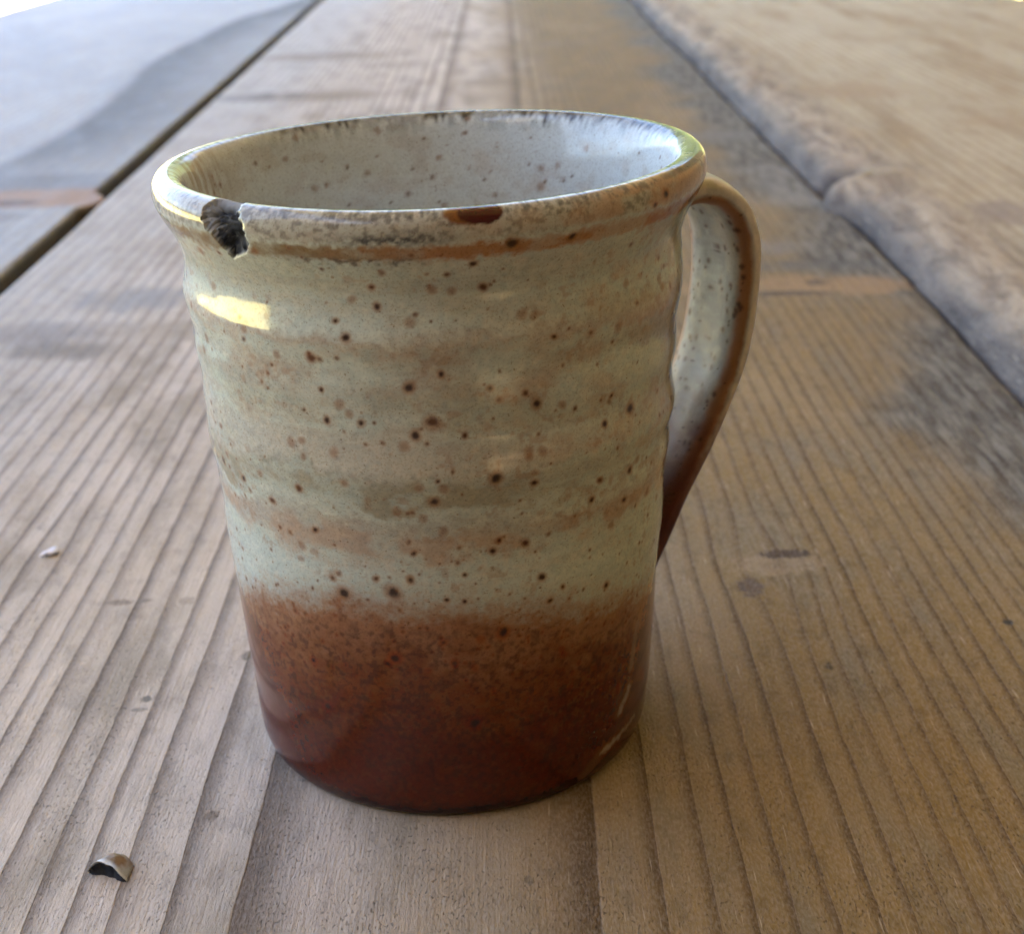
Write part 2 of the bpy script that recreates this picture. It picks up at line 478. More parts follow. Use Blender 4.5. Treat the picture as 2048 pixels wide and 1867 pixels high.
# centre plank
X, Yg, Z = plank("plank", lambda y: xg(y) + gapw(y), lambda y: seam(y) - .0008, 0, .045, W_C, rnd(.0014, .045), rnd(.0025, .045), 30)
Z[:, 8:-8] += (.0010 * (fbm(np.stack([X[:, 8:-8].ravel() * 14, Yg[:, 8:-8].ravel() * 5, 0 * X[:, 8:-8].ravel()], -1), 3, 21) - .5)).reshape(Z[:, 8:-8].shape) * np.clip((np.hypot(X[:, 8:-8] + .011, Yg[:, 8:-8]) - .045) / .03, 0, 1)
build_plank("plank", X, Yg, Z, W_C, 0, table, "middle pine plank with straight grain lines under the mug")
# left plank (its knot bulges across the gap at one place)
bulge = lambda y: .0075 * np.exp(-((y - .428) / .013) ** 4)
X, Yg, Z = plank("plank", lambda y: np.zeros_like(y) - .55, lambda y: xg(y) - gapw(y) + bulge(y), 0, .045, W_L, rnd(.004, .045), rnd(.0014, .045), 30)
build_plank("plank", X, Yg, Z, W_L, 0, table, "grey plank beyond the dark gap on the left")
# right plank: thicker, with a lumpy waney edge
wan = [(0.006, -.05), (.004, -.03), (.003, -.012), (.0022, -.0075)]
wan += [(.0005, -.005), (0.0, -.002), (.0004, .0010), (.0016, .0035), (.0036, .0060), (.0062, .0082), (.0096, .0100), (.0140, .0113), (.0190, .0119), (.0260, .0121)]
wan = [(a, b - .0121) if i < 4 else (a, b - .0121) for i, (a, b) in enumerate(wan)]
X, Yg, Z = plank("plank", lambda y: seam(y) + .0004, lambda y: np.zeros_like(y) + .484, .0121, .05, W_R, wan, rnd(.004, .06), 40)
flat = np.stack([X.ravel() * 55, Yg.ravel() * 15, Z.ravel() * 60], -1)
lump = (fbm(flat, 3, 31) - .5).reshape(X.shape)
edgew = np.exp(-np.clip(X - .140, 0, 1) / .022)
Z += lump * .009 * edgew * (Z > -.004)
X += lump * .009 * edgew * (Z > -.004) * np.clip((X - .1375) / .008, 0, 1)
# a bigger burl on the edge, a hollow beside it
bur = np.exp(-(((Yg - .375) / .016) ** 2)) * np.exp(-(((X - .142) / .011) ** 2))
X -= bur * .006; Z += bur * .0015
hol = np.exp(-(((Yg - .405) / .010) ** 2)) * np.exp(-(((X - .143) / .012) ** 2))
X += hol * .006; Z -= hol * .004
build_plank("plank", X, Yg, Z, W_R, 0, table, "thicker tan plank with a lumpy waney edge on the right")
und = plain("rough_pine", (.30, .22, .14), .8, 40., (.22, .16, .10))
for yb in (-.25, .78, 1.75):
    box("batten", -.50, .44, yb - .045, yb + .045, T - .095, T - .0505, und, table)
for yb in (-.25, 1.75):
    for xb in (-.44, .37):
        box("leg", xb - .045, xb + .045, yb - .045, yb + .045, 0, T - .0955, und, table)

# ------------------------------------------------------------------ mug
MX = -.01092
mug = tag(empty("mug", (MX, 0, T)), "chipped stoneware mug with speckled cream glaze fading to brown at the foot", "mug")

def glaze(name):
    g = NG(name)
    col = g.n("ShaderNodeAttribute", attribute_name="glaze").outputs["Color"]
    raw = g.n("ShaderNodeAttribute", attribute_name="raw").outputs["Fac"]
    P = g.coord()
    fine = g.noise(P, 1500, 3, .6)
    mott = g.noise(P, 420, 4, .6)
    speck = g.noise(P, 2300, 2, .55)
    c = g.mix(g.ss(fine, .3, .8, 0, .35), col, g.mix(1.0, col, (1.0, .95, .85), 'ADD') if False else g.mix(1.0, col, (1.35, 1.33, 1.3), 'MULTIPLY'))
    c = g.mix(g.ss(mott, .45, .75, 0, .22), c, g.mix(1.0, c, (.74, .66, .56), 'MULTIPLY'))
    fine2 = g.noise(P, 2900, 3, .65)
    c = g.mix(g.ss(fine2, .50, .34, 0, .5), c, g.mix(1.0, c, (.62, .56, .50), 'MULTIPLY'))
    c = g.mix(g.ss(speck, .66, .74, 0, .65), c, g.mix(1.0, c, (.40, .24, .12), 'MULTIPLY'))
    c = g.mix(raw, c, col)
    g.put(g.b.inputs["Base Color"], c)
    r = g.ss(g.noise(P, 240, 3, .6), .3, .7, .10, .17)
    rr = g.n("ShaderNodeMix", data_type='FLOAT')
    g.put(rr.inputs[0], raw); g.put(rr.inputs[2], r); g.put(rr.inputs[3], .85)
    g.put(g.b.inputs["Roughness"], rr.outputs[0])
    g.put(g.b.inputs["IOR"], 1.5)
    sp = g.n("ShaderNodeMix", data_type='FLOAT')
    g.put(sp.inputs[0], raw); g.put(sp.inputs[2], .40); g.put(sp.inputs[3], .2)
    g.put(g.b.inputs["Specular IOR Level"], sp.outputs[0])
    h = g.ma('ADD', g.ma('MULTIPLY', g.noise(P, 260, 2, .5), 1.0), g.ma('MULTIPLY', g.noise(P, 1800, 2, .5), .10))
    g.put(g.b.inputs["Normal"], g.bump(h, .10, .0006))
    return g.m
GL = glaze("stoneware_glaze")

# profile in mm, outside from the foot up, over the lip, then down the inside
PROF = [(31.7, .5), (32.25, 1.2), (32.75, 3), (33.05, 6), (33.45, 12), (33.8, 18), (34.2, 25), (34.75, 33), (35.15, 38), (35.2, 42), (35.35, 46), (35.85, 51), (36.15, 54), (36.65, 57), (36.5, 60),
        (36.45, 63.5), (36.7, 67), (36.85, 70), (37.05, 73), (37.55, 76.2), (37.7, 78), (37.35, 80.6), (37.2, 83.0), (37.6, 85.2), (38.5, 87.4), (39.55, 89.3), (40.35, 91.0), (40.62, 92.4), (40.35, 93.8), (39.6, 94.75),
        (38.6, 95.15), (37.5, 95.05), (36.6, 94.4), (35.9, 93.2), (35.3, 91.2), (34.6, 88), (33.9, 84), (33.3, 79), (32.9, 73), (32.5, 66), (32.1, 57), (31.6, 45), (31.0, 30), (30.3, 15), (29.3, 9), (26.5, 6.8), (20, 6.0), (10, 5.6), (.4, 5.5)]
PROF = np.array(PROF)
def catmull(P, k):
    Q = np.vstack([2 * P[0] - P[1], P, 2 * P[-1] - P[-2]])
    out = []
    for i in range(1, len(Q) - 2):
        t = np.linspace(0, 1, k, endpoint=False)[:, None]
        p0, p1, p2, p3 = Q[i - 1], Q[i], Q[i + 1], Q[i + 2]
        out.append(.5 * (2 * p1 + (p2 - p0) * t + (2 * p0 - 5 * p1 + 4 * p2 - p3) * t * t + (3 * p1 - p0 - 3 * p2 + p3) * t ** 3))
    out.append(P[-1:])
    return np.vstack(out)
D = catmull(PROF, 24)
S = np.concatenate([[0], np.cumsum(np.hypot(*np.diff(D, axis=0).T))])
iLip = 30 * 24                       # crest of the lip
sLip = S[iLip]
s_in = np.interp(0, [0], [0])
sA = np.arange(0, sLip + 9, .20)
sB = np.arange(sLip + 9, sLip + 50, .45)
sC = np.arange(sLip + 50, S[-1], 1.2)
SS = np.concatenate([sA, sB, sC, [S[-1]]])
PR = np.interp(SS, S, D[:, 0]); PZ = np.interp(SS, S, D[:, 1])
th = np.concatenate([np.arange(-172, -8, .30), np.arange(-8, 188, .9)])
TH = np.radians(th)
nS, nT = len(SS), len(TH)
tg, sg = np.meshgrid(TH, SS, indexing='ij')
rg = np.repeat(PR[None], nT, 0); zg = np.repeat(PZ[None], nT, 0)
tf, sf, rf, zf = tg.ravel(), sg.ravel(), rg.ravel(), zg.ravel()
thd = np.degrees(tf)
outer = sf < sLip
C3 = np.stack([np.cos(tf), np.sin(tf), np.zeros_like(tf)], -1)
# throwing ridges wander and fade round the pot
zz = zf + .9 * np.sin(tf + .6)
ridge = .22 * np.sin(2 * np.pi * zz / 8.2 + 1.3 * np.sin(tf * 1.0 + 1.0)) * (vnoise(np.stack([np.cos(tf) * 1.3 + 5, np.sin(tf) * 1.3, zf * .06], -1), 5) ** 1.0)
ridge *= sst(44, 54, zf) * (1 - sst(80, 84, zf)) * outer
wob = .22 * (vnoise(np.stack([np.cos(tf) * 1.6 + 9, np.sin(tf) * 1.6, zf * .10], -1), 6) - .5) * 2
rf = rf + np.where(outer, ridge, 0) + wob * sst(3, 10, zf)
# right hand side bellies a little lower than the left
zf = zf - np.where(zf > 50, 1, zf / 50) * .0
# slightly warped lip: lower on the left
tilt = sst(55, 95, zf) * (.75 * np.cos(tf)) + sst(80, 95, zf) * .18 * np.sin(2 * tf + .8)
zf2 = zf + tilt

# ---- chip in the lip : polygon in (angle, arc length) space
def s_of(z):                     # arc length of an outside height
    m = S <= sLip
    return np.interp(z, D[m, 1], S[m])
CH = [(-134.8, s_of(93.4)), (-134.3, s_of(94.6)), (-133.2, sLip + .9), (-131.0, sLip + 1.7), (-128.3, sLip + 1.9), (-126.6, sLip + 1.3), (-124.9, s_of(94.3)), (-123.4, s_of(92.6)), (-122.8, s_of(90.5)), (-124.6, s_of(89.1)), (-127.6, s_of(88.2)), (-129.6, s_of(87.8)), (-130.6, s_of(88.8)), (-132.4, s_of(90.9)), (-134.1, s_of(92.4))]
CP = np.array([(a * math.pi / 180 * 39.5, s) for a, s in CH])
def sdf(px, py, poly):
    d = np.full(px.shape, 1e9); inside = np.zeros(px.shape, bool)
    n = len(poly)
    for i in range(n):
        a, b = poly[i], poly[(i + 1) % n]
        e = b - a; wx, wy = px - a[0], py - a[1]
        t = np.clip((wx * e[0] + wy * e[1]) / (e @ e), 0, 1)
        d = np.minimum(d, np.hypot(wx - t * e[0], wy - t * e[1]))
        cnd = ((a[1] > py) != (b[1] > py))
        with np.errstate(divide='ignore', invalid='ignore'):
            xi = (b[0] - a[0]) * (py - a[1]) / (b[1] - a[1] if b[1] != a[1] else 1e-9) + a[0]
        inside ^= cnd & (px < xi)
    return np.where(inside, d, -d)
cx_, cs_ = tf * 39.5, sf
near = (np.abs(cx_ - (-129.6 * math.pi / 180 * 39.5)) < 9) & (cs_ > s_of(84)) & (cs_ < sLip + 6)
jit = (fbm(np.stack([cx_[near] * 2.2, cs_[near] * 2.2, 0 * cs_[near]], -1), 3, 44) - .5) * .9
sd_ = np.full(tf.shape, -9.0); sd_[near] = sdf(cx_[near] + jit * .9, cs_[near] + jit * .7, CP) + jit * .25
# profile normal
dR = np.gradient(PR, SS); dZ = np.gradient(PZ, SS)
nr, nz = dZ, -dR
ln = np.hypot(nr, nz); nr /= ln; nz /= ln
nrf = np.repeat(nr[None], nT, 0).ravel(); nzf = np.repeat(nz[None], nT, 0).ravel()
rough_ = np.zeros_like(tf)
rough_[near] = fbm(np.stack([cx_[near] * 1.5, cs_[near] * 1.5, 0 * cs_[near] + 3], -1), 4, 51) - .5
topf = 1 - .8 * sst(sLip - .4, sLip + 1.6, sf)
dep = sst(-.05, .30, sd_) * .55 + sst(.15, 2.0, sd_) * 1.15 + (sd_ > .05) * rough_ * .6 * sst(0, .5, sd_)
dep = dep * topf
rf = rf - dep * nrf; zf2 = zf2 - dep * nzf

V = np.stack([rf * np.cos(tf), rf * np.sin(tf), zf2], -1) / 1000.0

# ---- glaze colour (albedo only)
P3 = np.stack([np.cos(tf) * 36, np.sin(tf) * 36, zf * 1.0], -1)
nb = fbm(P3 * np.array([.10, .10, .16]), 4, 1)
nm = fbm(P3 * np.array([.28, .28, .42]), 4, 2)
nfh = fbm(P3 * np.array([1.3, 1.3, 1.5]), 4, 3)
nst = fbm(P3 * np.array([.07, .07, .75]), 4, 4)        # horizontally drawn
nvs = fbm(P3 * np.array([1.3, 1.3, .16]), 3, 7)        # runs
Wc = np.array((.475, .52, .455)); Oc = np.array((.36, .235, .15)); Gc = np.array((.30, .275, .195)); Pk = np.array((.42, .37, .295))
col = np.repeat(Wc[None], len(tf), 0)
zb = zf + (nm - .5) * 6 + (nb - .5) * 5 + (nfh - .5) * 2.0
def band(c0, w_, soft):
    soft = soft * 2.0
    return sst(c0 - w_ - soft, c0 - w_ + soft * .3, zb) * (1 - sst(c0 + w_ - soft * .3, c0 + w_ + soft, zb))
lefty = sst(-60, -140, thd) if False else (1 - sst(-140, -60, thd))
righty = sst(-95, -35, thd)
col = mix(col, Pk, sst(.46, .70, nst) * .35)
col = mix(col, Gc, band(55.5, 2.6, 1.6) * (.45 + .5 * sst(.4, .6, nm)) * (1 - .6 * righty))
col = mix(col, Gc, band(69, 3.0, 2.5) * .45 * sst(.35, .65, nb))
col = mix(col, Gc, band(86, 2.0, 2.2) * .45 * (.4 + .6 * lefty))
col = mix(col, Oc, band(48.6, 1.2, 2.2) * (.35 + .4 * sst(.35, .65, nm)))
col = mix(col, Oc, band(77.2, .25, 1.2) * .5)
col = mix(col, Oc, band(74.0, 2.4, 2.4) * .38 * sst(.38, .62, nb))
col = mix(col, Oc, band(64.5, 1.2, 1.5) * .35 * sst(.42, .6, nm))
col = mix(col, Pk, band(60.8, 1.4, 1.0) * .6)
col = mix(col, Wc * 1.08, band(52.2, .35, .8) * .75)
col = mix(col, Wc * 1.10, band(66.0, .6, 1.0) * .4 * righty)
col = mix(col, Oc * .95, righty * sst(.48, .68, nm) * .4 * sst(40, 50, zf))
mo = 1 + (nfh - .5) * .42 + (nm - .5) * .2
col = col * np.stack([mo, mo - (nfh - .5) * .12, mo - (nfh - .5) * .25], -1)
col = mix(col, np.array((.30, .16, .08)), sst(.58, .74, fbm(P3 * .8, 3, 9)) * .4 * sst(.4, .6, nb))
# lip
lipz = sst(88.6, 89.4, zf + (nfh - .5) * 1.4) * (1 - sst(90.6, 91.6, zf + (nfh - .5) * 1.6)) * outer
lc = mix(np.repeat(np.array((.20, .125, .045))[None], len(tf), 0), np.array((.34, .155, .055)), sst(-112, -82, thd + (nm - .5) * 20))
col = mix(col, lc, lipz * (.55 + .4 * sst(.35, .65, nm)))
lip2 = sst(91.0, 92.2, zf + (nfh - .5)) * outer
nf3 = fbm(P3 * 1.6, 4, 23)
col = mix(col, np.array((.36, .31, .24)), lip2 * .65)
col = mix(col, np.array((.13, .11, .085)), lip2 * sst(.47, .68, nf3) * .65)
col = mix(col, np.array((.40, .24, .14)), lip2 * righty * sst(.35, .6, nm) * .75)
blk = sst(-118, -112, thd) * (1 - sst(-92, -86, thd)) * outer
nf2 = fbm(P3 * 1.9, 4, 19)
col = mix(col, np.array((.035, .035, .034)), np.exp(-((zf - 92.1 + (nf2 - .5) * 1.5) / .75) ** 2) * outer * np.exp(-((thd + 94) / 9) ** 4) * sst(.33, .58, nf2 * .6 + nfh * .4) * .95)
col = mix(col, np.array((.07, .065, .05)), np.exp(-((zf - 89.0 + (nf2 - .5) * 1.5) / .55) ** 2) * blk * sst(.40, .60, nf2 * .5 + nfh * .5) * .8)
olv = (1 - sst(-150, -132, thd)) * outer + 0
col = mix(col, np.array((.17, .14, .05)), olv * sst(91.8, 92.6, zf) * (1 - sst(94.0, 94.8, zf)) * .55 * sst(.35, .6, nfh))
# brown dip
zbr = np.interp(thd, [-180, -154, -140, -127, -112, -93, -75, -54, -34, -12, 10, 90, 188], [30, 32.0, 35, 37.6, 39.2, 39.0, 37.6, 35.0, 31.5, 27.5, 26, 27, 29])
d = zbr - zf + (nm - .5) * 4.0 + (nfh - .5) * 4.0 + (nvs - .5) * 1.0
B0 = np.array((.27, .125, .055)); B1 = np.array((.175, .043, .005)); B2 = np.array((.085, .0085, .0004))
br = np.where(outer, 1.0, 0.0)
col = mix(col, B0, sst(-3.8, 4.2, d) * br)
col = mix(col, B1, sst(1.5, 16, d + (nm - .5) * 8) * br * .95)
col = mix(col, B2, sst(9, 29, d + (nm - .5) * 9 + (nb - .5) * 6 + 7 * sst(-75, -45, thd)) * br * .95)
col = mix(col, np.array((.16, .062, .018)), sst(.52, .68, nfh) * sst(4, 12, d) * (1 - .75 * sst(16, 27, d)) * br * .55)
col = mix(col, np.array((.03, .008, .004)), sst(.46, .72, fbm(P3 * 1.3, 4, 15)) * sst(0, 7, d) * br * .5)
col = mix(col, np.array((.10, .022, .022)), (1 - sst(-158, -128, thd)) * sst(2, 10, d) * br * .6)
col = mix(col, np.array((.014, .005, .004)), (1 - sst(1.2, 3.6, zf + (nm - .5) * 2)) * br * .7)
# pale finger streaks near the foot on the right
def seg(a, b, wd, t0, z0):
    pass
def streak(pts, w0, colr, stn):
    global col
    dm = np.full(tf.shape, 9.0)
    px, py = thd * math.pi / 180 * 33.5, zf
    for (a0, z0), (a1, z1) in zip(pts[:-1], pts[1:]):
        A = np.array((a0 * math.pi / 180 * 33.5, z0)); Bv = np.array((a1 * math.pi / 180 * 33.5, z1)); e = Bv - A
        t = np.clip(((px - A[0]) * e[0] + (py - A[1]) * e[1]) / (e @ e), 0, 1)
        dm = np.minimum(dm, np.hypot(px - A[0] - t * e[0], py - A[1] - t * e[1]))
    dm = dm + (nfh - .5) * 1.3
    col = mix(col, colr, (1 - sst(w0 * .4, w0 * 1.5, dm)) * stn * br)
streak([(-22, 6.4), (-30, 5.8), (-36, 5.6), (-44, 4.6), (-50.5, 1.6)], 1.3, np.array((.13, .05, .018)), .9)
streak([(-26, 6.1), (-35.5, 5.5), (-43, 4.8)], .55, np.array((.30, .22, .16)), .85)
streak([(-31.0, 14), (-34, 12), (-36.5, 10.2)], 1.5, np.array((.15, .065, .025)), .8)
streak([(-31.6, 13.4), (-36.0, 10.5)], .6, np.array((.30, .22, .17)), .8)
streak([(-29, 24), (-31, 17)], .9, np.array((.24, .15, .09)), .6)
# inside
ins = ~outer
ci = np.array((.53, .565, .54)) * np.ones((len(tf), 1))
ci = mix(ci, np.array((.40, .33, .26)), sst(.5, .7, nm) * .35)
li = (1 - sst(-170, -125, thd)) + sst(150, 175, thd)
ci = mix(ci, np.array((.28, .20, .12)), np.clip(li, 0, 1) * sst(.35, .6, nvs) * .7)
ci = mix(ci, np.array((.33, .21, .13)), (1 - sst(60, 82, zf)) * sst(.4, .6, nm) * .35)
back = np.where((thd > -45) & (thd < 150), 1.0, 0.0) * sst(-45, -25, thd) * (1 - sst(128, 150, thd))
run = sf - sLip + (nvs - .5) * 5.5
col = np.where(ins[:, None], ci, col)
crest = sst(-1.9, -1.2, sf - sLip) * (1 - sst(.9, 2.6, run))
dk = crest * back * (.75 + .25 * sst(.3, .5, nfh))
col = mix(col, np.array((.045, .038, .032)), np.clip(dk, 0, 1))
col = mix(col, np.array((.10, .095, .085)), back * ins * (1 - sst(2.0, 6.5, run)) * sst(.48, .62, nvs) * .7)
frt = 1 - back
col = mix(col, np.array((.12, .11, .095)), frt * sst(-2.2, -1.4, sf - sLip) * (1 - sst(.6, 2.2, sf - sLip)) * sst(.44, .64, nf2 * .5 + nfh * .5) * .85 * sst(-130, -108, thd))
# maroon spot on the front lip
def blob(a0, s0, ra, rs):
    return ((thd - a0) / ra) ** 2 + ((sf - s0) / rs) ** 2 + (nfh - .5) * 1.1
b_ = blob(-78.5, sLip - 1.1, 3.5, 1.4)
col = mix(col, np.array((.16, .055, .015)), 1 - sst(1.0, 1.9, blob(-80.0, sLip - 1.1, 4.4, 1.4)))
col = mix(col, np.array((.042, .0004, .0040)), 1 - sst(1.1, 1.7, b_))

# iron spots : measured ones, then small random ones
SP = [(-73.3, 90.5, .51), (-61.3, 90.3, .45), (-80.1, 88.1, .32), (-78.0, 84.5, .32), (-98.9, 82.5, .33), (-105.4, 78.4, .4), (-113.7, 75.2, .44), (-63.4, 76.7, .27), (-86.9, 73.2, .3), (-93.5, 71.5, .43), (-112.3, 70.6, .2), (-77.0, 70.7, .27), (-69.4, 69.4, .27), (-66.9, 67.6, .41), (-47.1, 65.9, .25), (-89.2, 66.5, .57), (-92.8, 64.6, .4), (-111.8, 66.2, .34), (-104.1, 66.2, .34), (-40.2, 62.7, .5), (-49.1, 62.1, .28), (-82.5, 64.3, .27), (-76.2, 57.9, .51), (-67.6, 56.2, .31), (-49.8, 53.6, .32), (-39.0, 53.0, .37), (-89.5, 54.9, .41), (-88.5, 58.0, .2), (-40.1, 48.4, .37), (-51.9, 50.9, .32), (-120.9, 55.1, .32), (-118.4, 48.7, .32), (-77.0, 46.3, .32), (-69.2, 46.7, .35), (-75.4, 47.8, .28), (-94.7, 46.6, .28), (-112.3, 39.3, .55), (-100.1, 40.3, .68), (-95.9, 42.4, .36), (-103.9, 42.3, .29), (-83.5, 43.0, .21), (-65.1, 40.8, .4), (-59.5, 38.3, .26), (-45.6, 35.6, .34), (-63.0, 36.6, .29), (-87.8, 39.2, .22), (-83.7, 38.8, .22), (-74.8, 33.0, .59), (-89.1, 32.2, .33), (-100.7, 29.4, .52), (-123.6, 26.3, .34), (-86.6, 28.6, .37), (-121.0, 18.6, .47), (-82.2, 17.8, .57), (-102.7, 28.3, .33), (-150.8, 54.0, .34), (-140.6, 53.3, .3), (-130.5, 51.6, .37), (-37.7, 92.9, .41), (-41.2, 91.9, .24), (-99.6, 85.2, .26), (-107.6, 80.5, .26)]
spot_s = [(a, s_of(z), r_ * 1.4) for a, z, r_ in SP]
rng = random.Random(5)
for k in range(800):
    a = rng.uniform(-178, 185); z_ = rng.uniform(6, 92)
    spot_s.append((a, float(s_of(z_)), rng.choice((.12, .15, .18, .22, .28, .36)) * rng.uniform(.8, 1.25)))
for k in range(380):
    spot_s.append((rng.uniform(-178, 185), sLip + rng.uniform(2.5, 42), rng.choice((.12, .14, .18, .24, .32, .40))))
for k in range(45):
    spot_s.append((rng.uniform(-178, 0), float(s_of(rng.uniform(42, 90))), rng.uniform(.38, .55)))
for k in range(260):
    spot_s.append((rng.uniform(-178, 0), float(s_of(rng.uniform(8, 40))), rng.uniform(.14, .27)))
spot_s += [(128, sLip + 12, .5), (120, sLip + 19, .45), (60, sLip + 14, .5), (100, sLip + 15, .36), (38, sLip + 16, .45), (82, sLip + 26, .5)]
tcol = thd.reshape(nT, nS)[:, 0]; srow = SS
Cg = col.reshape(nT, nS, 3); Ng = nfh.reshape(nT, nS)
for k, (a, s_, r_) in enumerate(spot_s):
    rad = np.interp(s_, SS, PR)
    da = np.degrees(3.4 * r_ / rad)
    i0, i1 = np.searchsorted(tcol, (a - da, a + da)); j0, j1 = np.searchsorted(srow, (s_ - 3.4 * r_, s_ + 3.4 * r_))
    if i1 - i0 < 1 or j1 - j0 < 1: continue
    aa, ssx = np.meshgrid(tcol[i0:i1], srow[j0:j1], indexing='ij')
    ph = k * 2.399
    ux = np.radians(aa - a) * rad; uy = ssx - s_
    ca, sa = math.cos(ph), math.sin(ph); el = 1 + .35 * ((k * 37 % 10) / 10)
    dd = np.hypot((ux * ca + uy * sa) * el, -ux * sa + uy * ca) / r_ + (Ng[i0:i1, j0:j1] - .5) * .8
    big = k < len(SP)
    dark = (.032, .013, .007) if (big and k % 3) or k % 9 == 0 else (.085, .032, .010)
    r__ = 0
    halo = (1 - sst(.9, 2.4, dd)) * (.65 if big else .5)
    core = (1 - sst(.40, 1.35, dd)) * (0.25 if (r_ > .38 and not big) else 1.0) * (.95 if big else (.45 + .4 * ((k * 13 % 7) / 7)))
    sub = Cg[i0:i1, j0:j1]
    sub = sub * (1 - halo[..., None]) + np.array((.25, .10, .026)) * np.minimum(1, sub / .2) * halo[..., None]
    sub = sub * (1 - core[..., None]) + np.array(dark) * core[..., None]
    Cg[i0:i1, j0:j1] = sub
col = Cg.reshape(-1, 3)
# chip colours: grey glaze section round a coal dark body
inn_ = sst(.02, .12, sd_)
chipd = np.where(((thd < -131.5) | (sf > sLip - .9))[:], sst(.8, 1.9, sd_ + rough_ * 1.2), sst(.0, .25, sd_))
cc = mix(np.repeat(np.array((.26, .265, .27))[None], len(tf), 0), np.array((.030, .031, .034)), chipd)
cc = mix(cc, np.array((.15, .155, .16)), chipd * sst(.08, .22, rough_) * .7)
cc = mix(cc, np.array((.005, .005, .006)), chipd * sst(.02, .18, -rough_) * .8)
col = np.where((sd_ > -.02)[:, None], mix(col, (0, 0, 0), inn_) + cc * inn_[:, None], col)
fr_ = sst(-.7, -.1, sd_) * (sd_ < 0) * ((thd > -131) & (sf < sLip)) * .8
col = mix(col, np.array((.46, .49, .41)), fr_)
raw = sst(-.02, .1, sd_)

# ---- mesh pieces with shared normals
idx = np.arange(nT * nS).reshape(nT, nS)
nxt = np.roll(idx, -1, 0)
quads = np.stack([idx[:, :-1], nxt[:, :-1], nxt[:, 1:], idx[:, 1:]], -1)          # nT, nS-1, 4
Vg = V.reshape(nT, nS, 3)
e1 = np.roll(Vg, -1, 0) - np.roll(Vg, 1, 0)
e2 = np.empty_like(Vg); e2[:, 1:-1] = Vg[:, 2:] - Vg[:, :-2]; e2[:, 0] = Vg[:, 1] - Vg[:, 0]; e2[:, -1] = Vg[:, -1] - Vg[:, -2]
Nn = np.cross(e1, e2); Nn /= np.maximum(np.linalg.norm(Nn, axis=-1, keepdims=True), 1e-12)
Nn[:, -1] = (0, 0, 1)
jr0 = int(np.searchsorted(SS, s_of(87.0))); jr1 = int(np.searchsorted(SS, sLip + 7.5))
def piece(name, sel, parent, label=None):
    Q = np.concatenate([quads[:, a:b].reshape(-1, 4) for a, b in sel])
    used, inv = np.unique(Q, return_inverse=True)
    o = grid_mesh(name, V[used], inv.reshape(-1, 4), GL, parent, normals=Nn.reshape(-1, 3)[used], attrs={"glaze": col[used], "raw": raw[used]})
    if label: o['label'] = label
    return o
body = piece("body", [(0, jr0), (jr1, nS - 1)], mug)
rim = piece("rim", [(jr0, jr1)], mug, "rolled lip with a dark chip broken out at the left")

# foot ring: bare clay under the glaze
fm = plain("bare_clay", (.10, .06, .03), .85, 900., (.26, .19, .11))
fp = [(31.75, .62), (31.6, .3), (31.1, .05), (28.6, .05), (27.8, .8), (27.5, 2.2), (10, 2.6), (.3, 2.6)]
nf = 180; fv = []; ff = []
for i in range(nf):
    a = 2 * math.pi * i / nf
    for r_, z_ in fp: fv.append((r_ / 1000 * math.cos(a), r_ / 1000 * math.sin(a), z_ / 1000))
for i in range(nf):
    for j in range(len(fp) - 1):
        a = i * len(fp) + j; b = ((i + 1) % nf) * len(fp) + j
        ff.append((a, a + 1, b + 1, b))
mesh_obj("foot_ring", fv, ff, fm, mug)

# handle
AZ = R(22)
cl = np.array([(35.3, 84.2), (38.0, 85.9), (41.2, 86.7), (44.9, 85.8), (48.0, 83.2), (49.8, 79.8), (50.7, 75.5), (50.8, 70.5), (50.2, 64), (49.0, 57.6), (46.9, 51.6), (44.3, 45.4), (41.1, 38.9), (37.4, 31.4), (31.9, 20.8)])
HC = catmull(cl, 14)
hs = np.concatenate([[0], np.cumsum(np.hypot(*np.diff(HC, axis=0).T))]); hl = hs[-1]
nH = 240; hq = np.linspace(0, hl, nH)
hc = np.stack([np.interp(hq, hs, HC[:, 0]), np.interp(hq, hs, HC[:, 1])], -1)
ht = np.gradient(hc, hq, axis=0); ht /= np.linalg.norm(ht, axis=1, keepdims=True)
hn = np.stack([-ht[:, 1], ht[:, 0]], -1)                # points outward (left of travel)
nK = 110
ka = np.linspace(0, 2 * np.pi, nK, endpoint=False)
e_ = .62
kx = np.sign(np.cos(ka)) * np.abs(np.cos(ka)) ** e_       # across the strap (-1 = towards the camera)
ky = np.sign(np.sin(ka)) * np.abs(np.sin(ka)) ** .85       # thickness
v_ = hq / hl
wid = np.interp(v_, [0, .06, .15, .5, .85, 1], [8.8, 9.6, 10.2, 9.6, 8.6, 8.8])
thk = np.interp(v_, [0, .05, .15, .5, .85, .95, 1], [3.3, 2.8, 2.4, 2.15, 2.0, 2.5, 3.4])
groove = 1 - .18 * np.exp(-(kx / .45) ** 2)
hw = kx[None] * wid[:, None]
hh = ky[None] * thk[:, None] * groove[None]
wb = (fbm(np.stack([np.repeat(v_[:, None], nK, 1).ravel() * 9, np.tile(kx, nH) * 1.2, np.tile(ky, nH)], -1), 3, 61) - .5).reshape(nH, nK)
hh = hh + wb * .5
rho = hc[:, 0:1] + hn[:, 0:1] * hh; hz = hc[:, 1:2] + hn[:, 1:2] * hh + .5 * (v_[:, None] < .5) * 0
HX = rho * math.cos(AZ) - hw * math.sin(AZ); HY = rho * math.sin(AZ) + hw * math.cos(AZ)
HV = np.stack([HX, HY, hz], -1).reshape(-1, 3) / 1000
ii = np.arange(nH * nK).reshape(nH, nK); i2 = np.roll(ii, -1, 1)
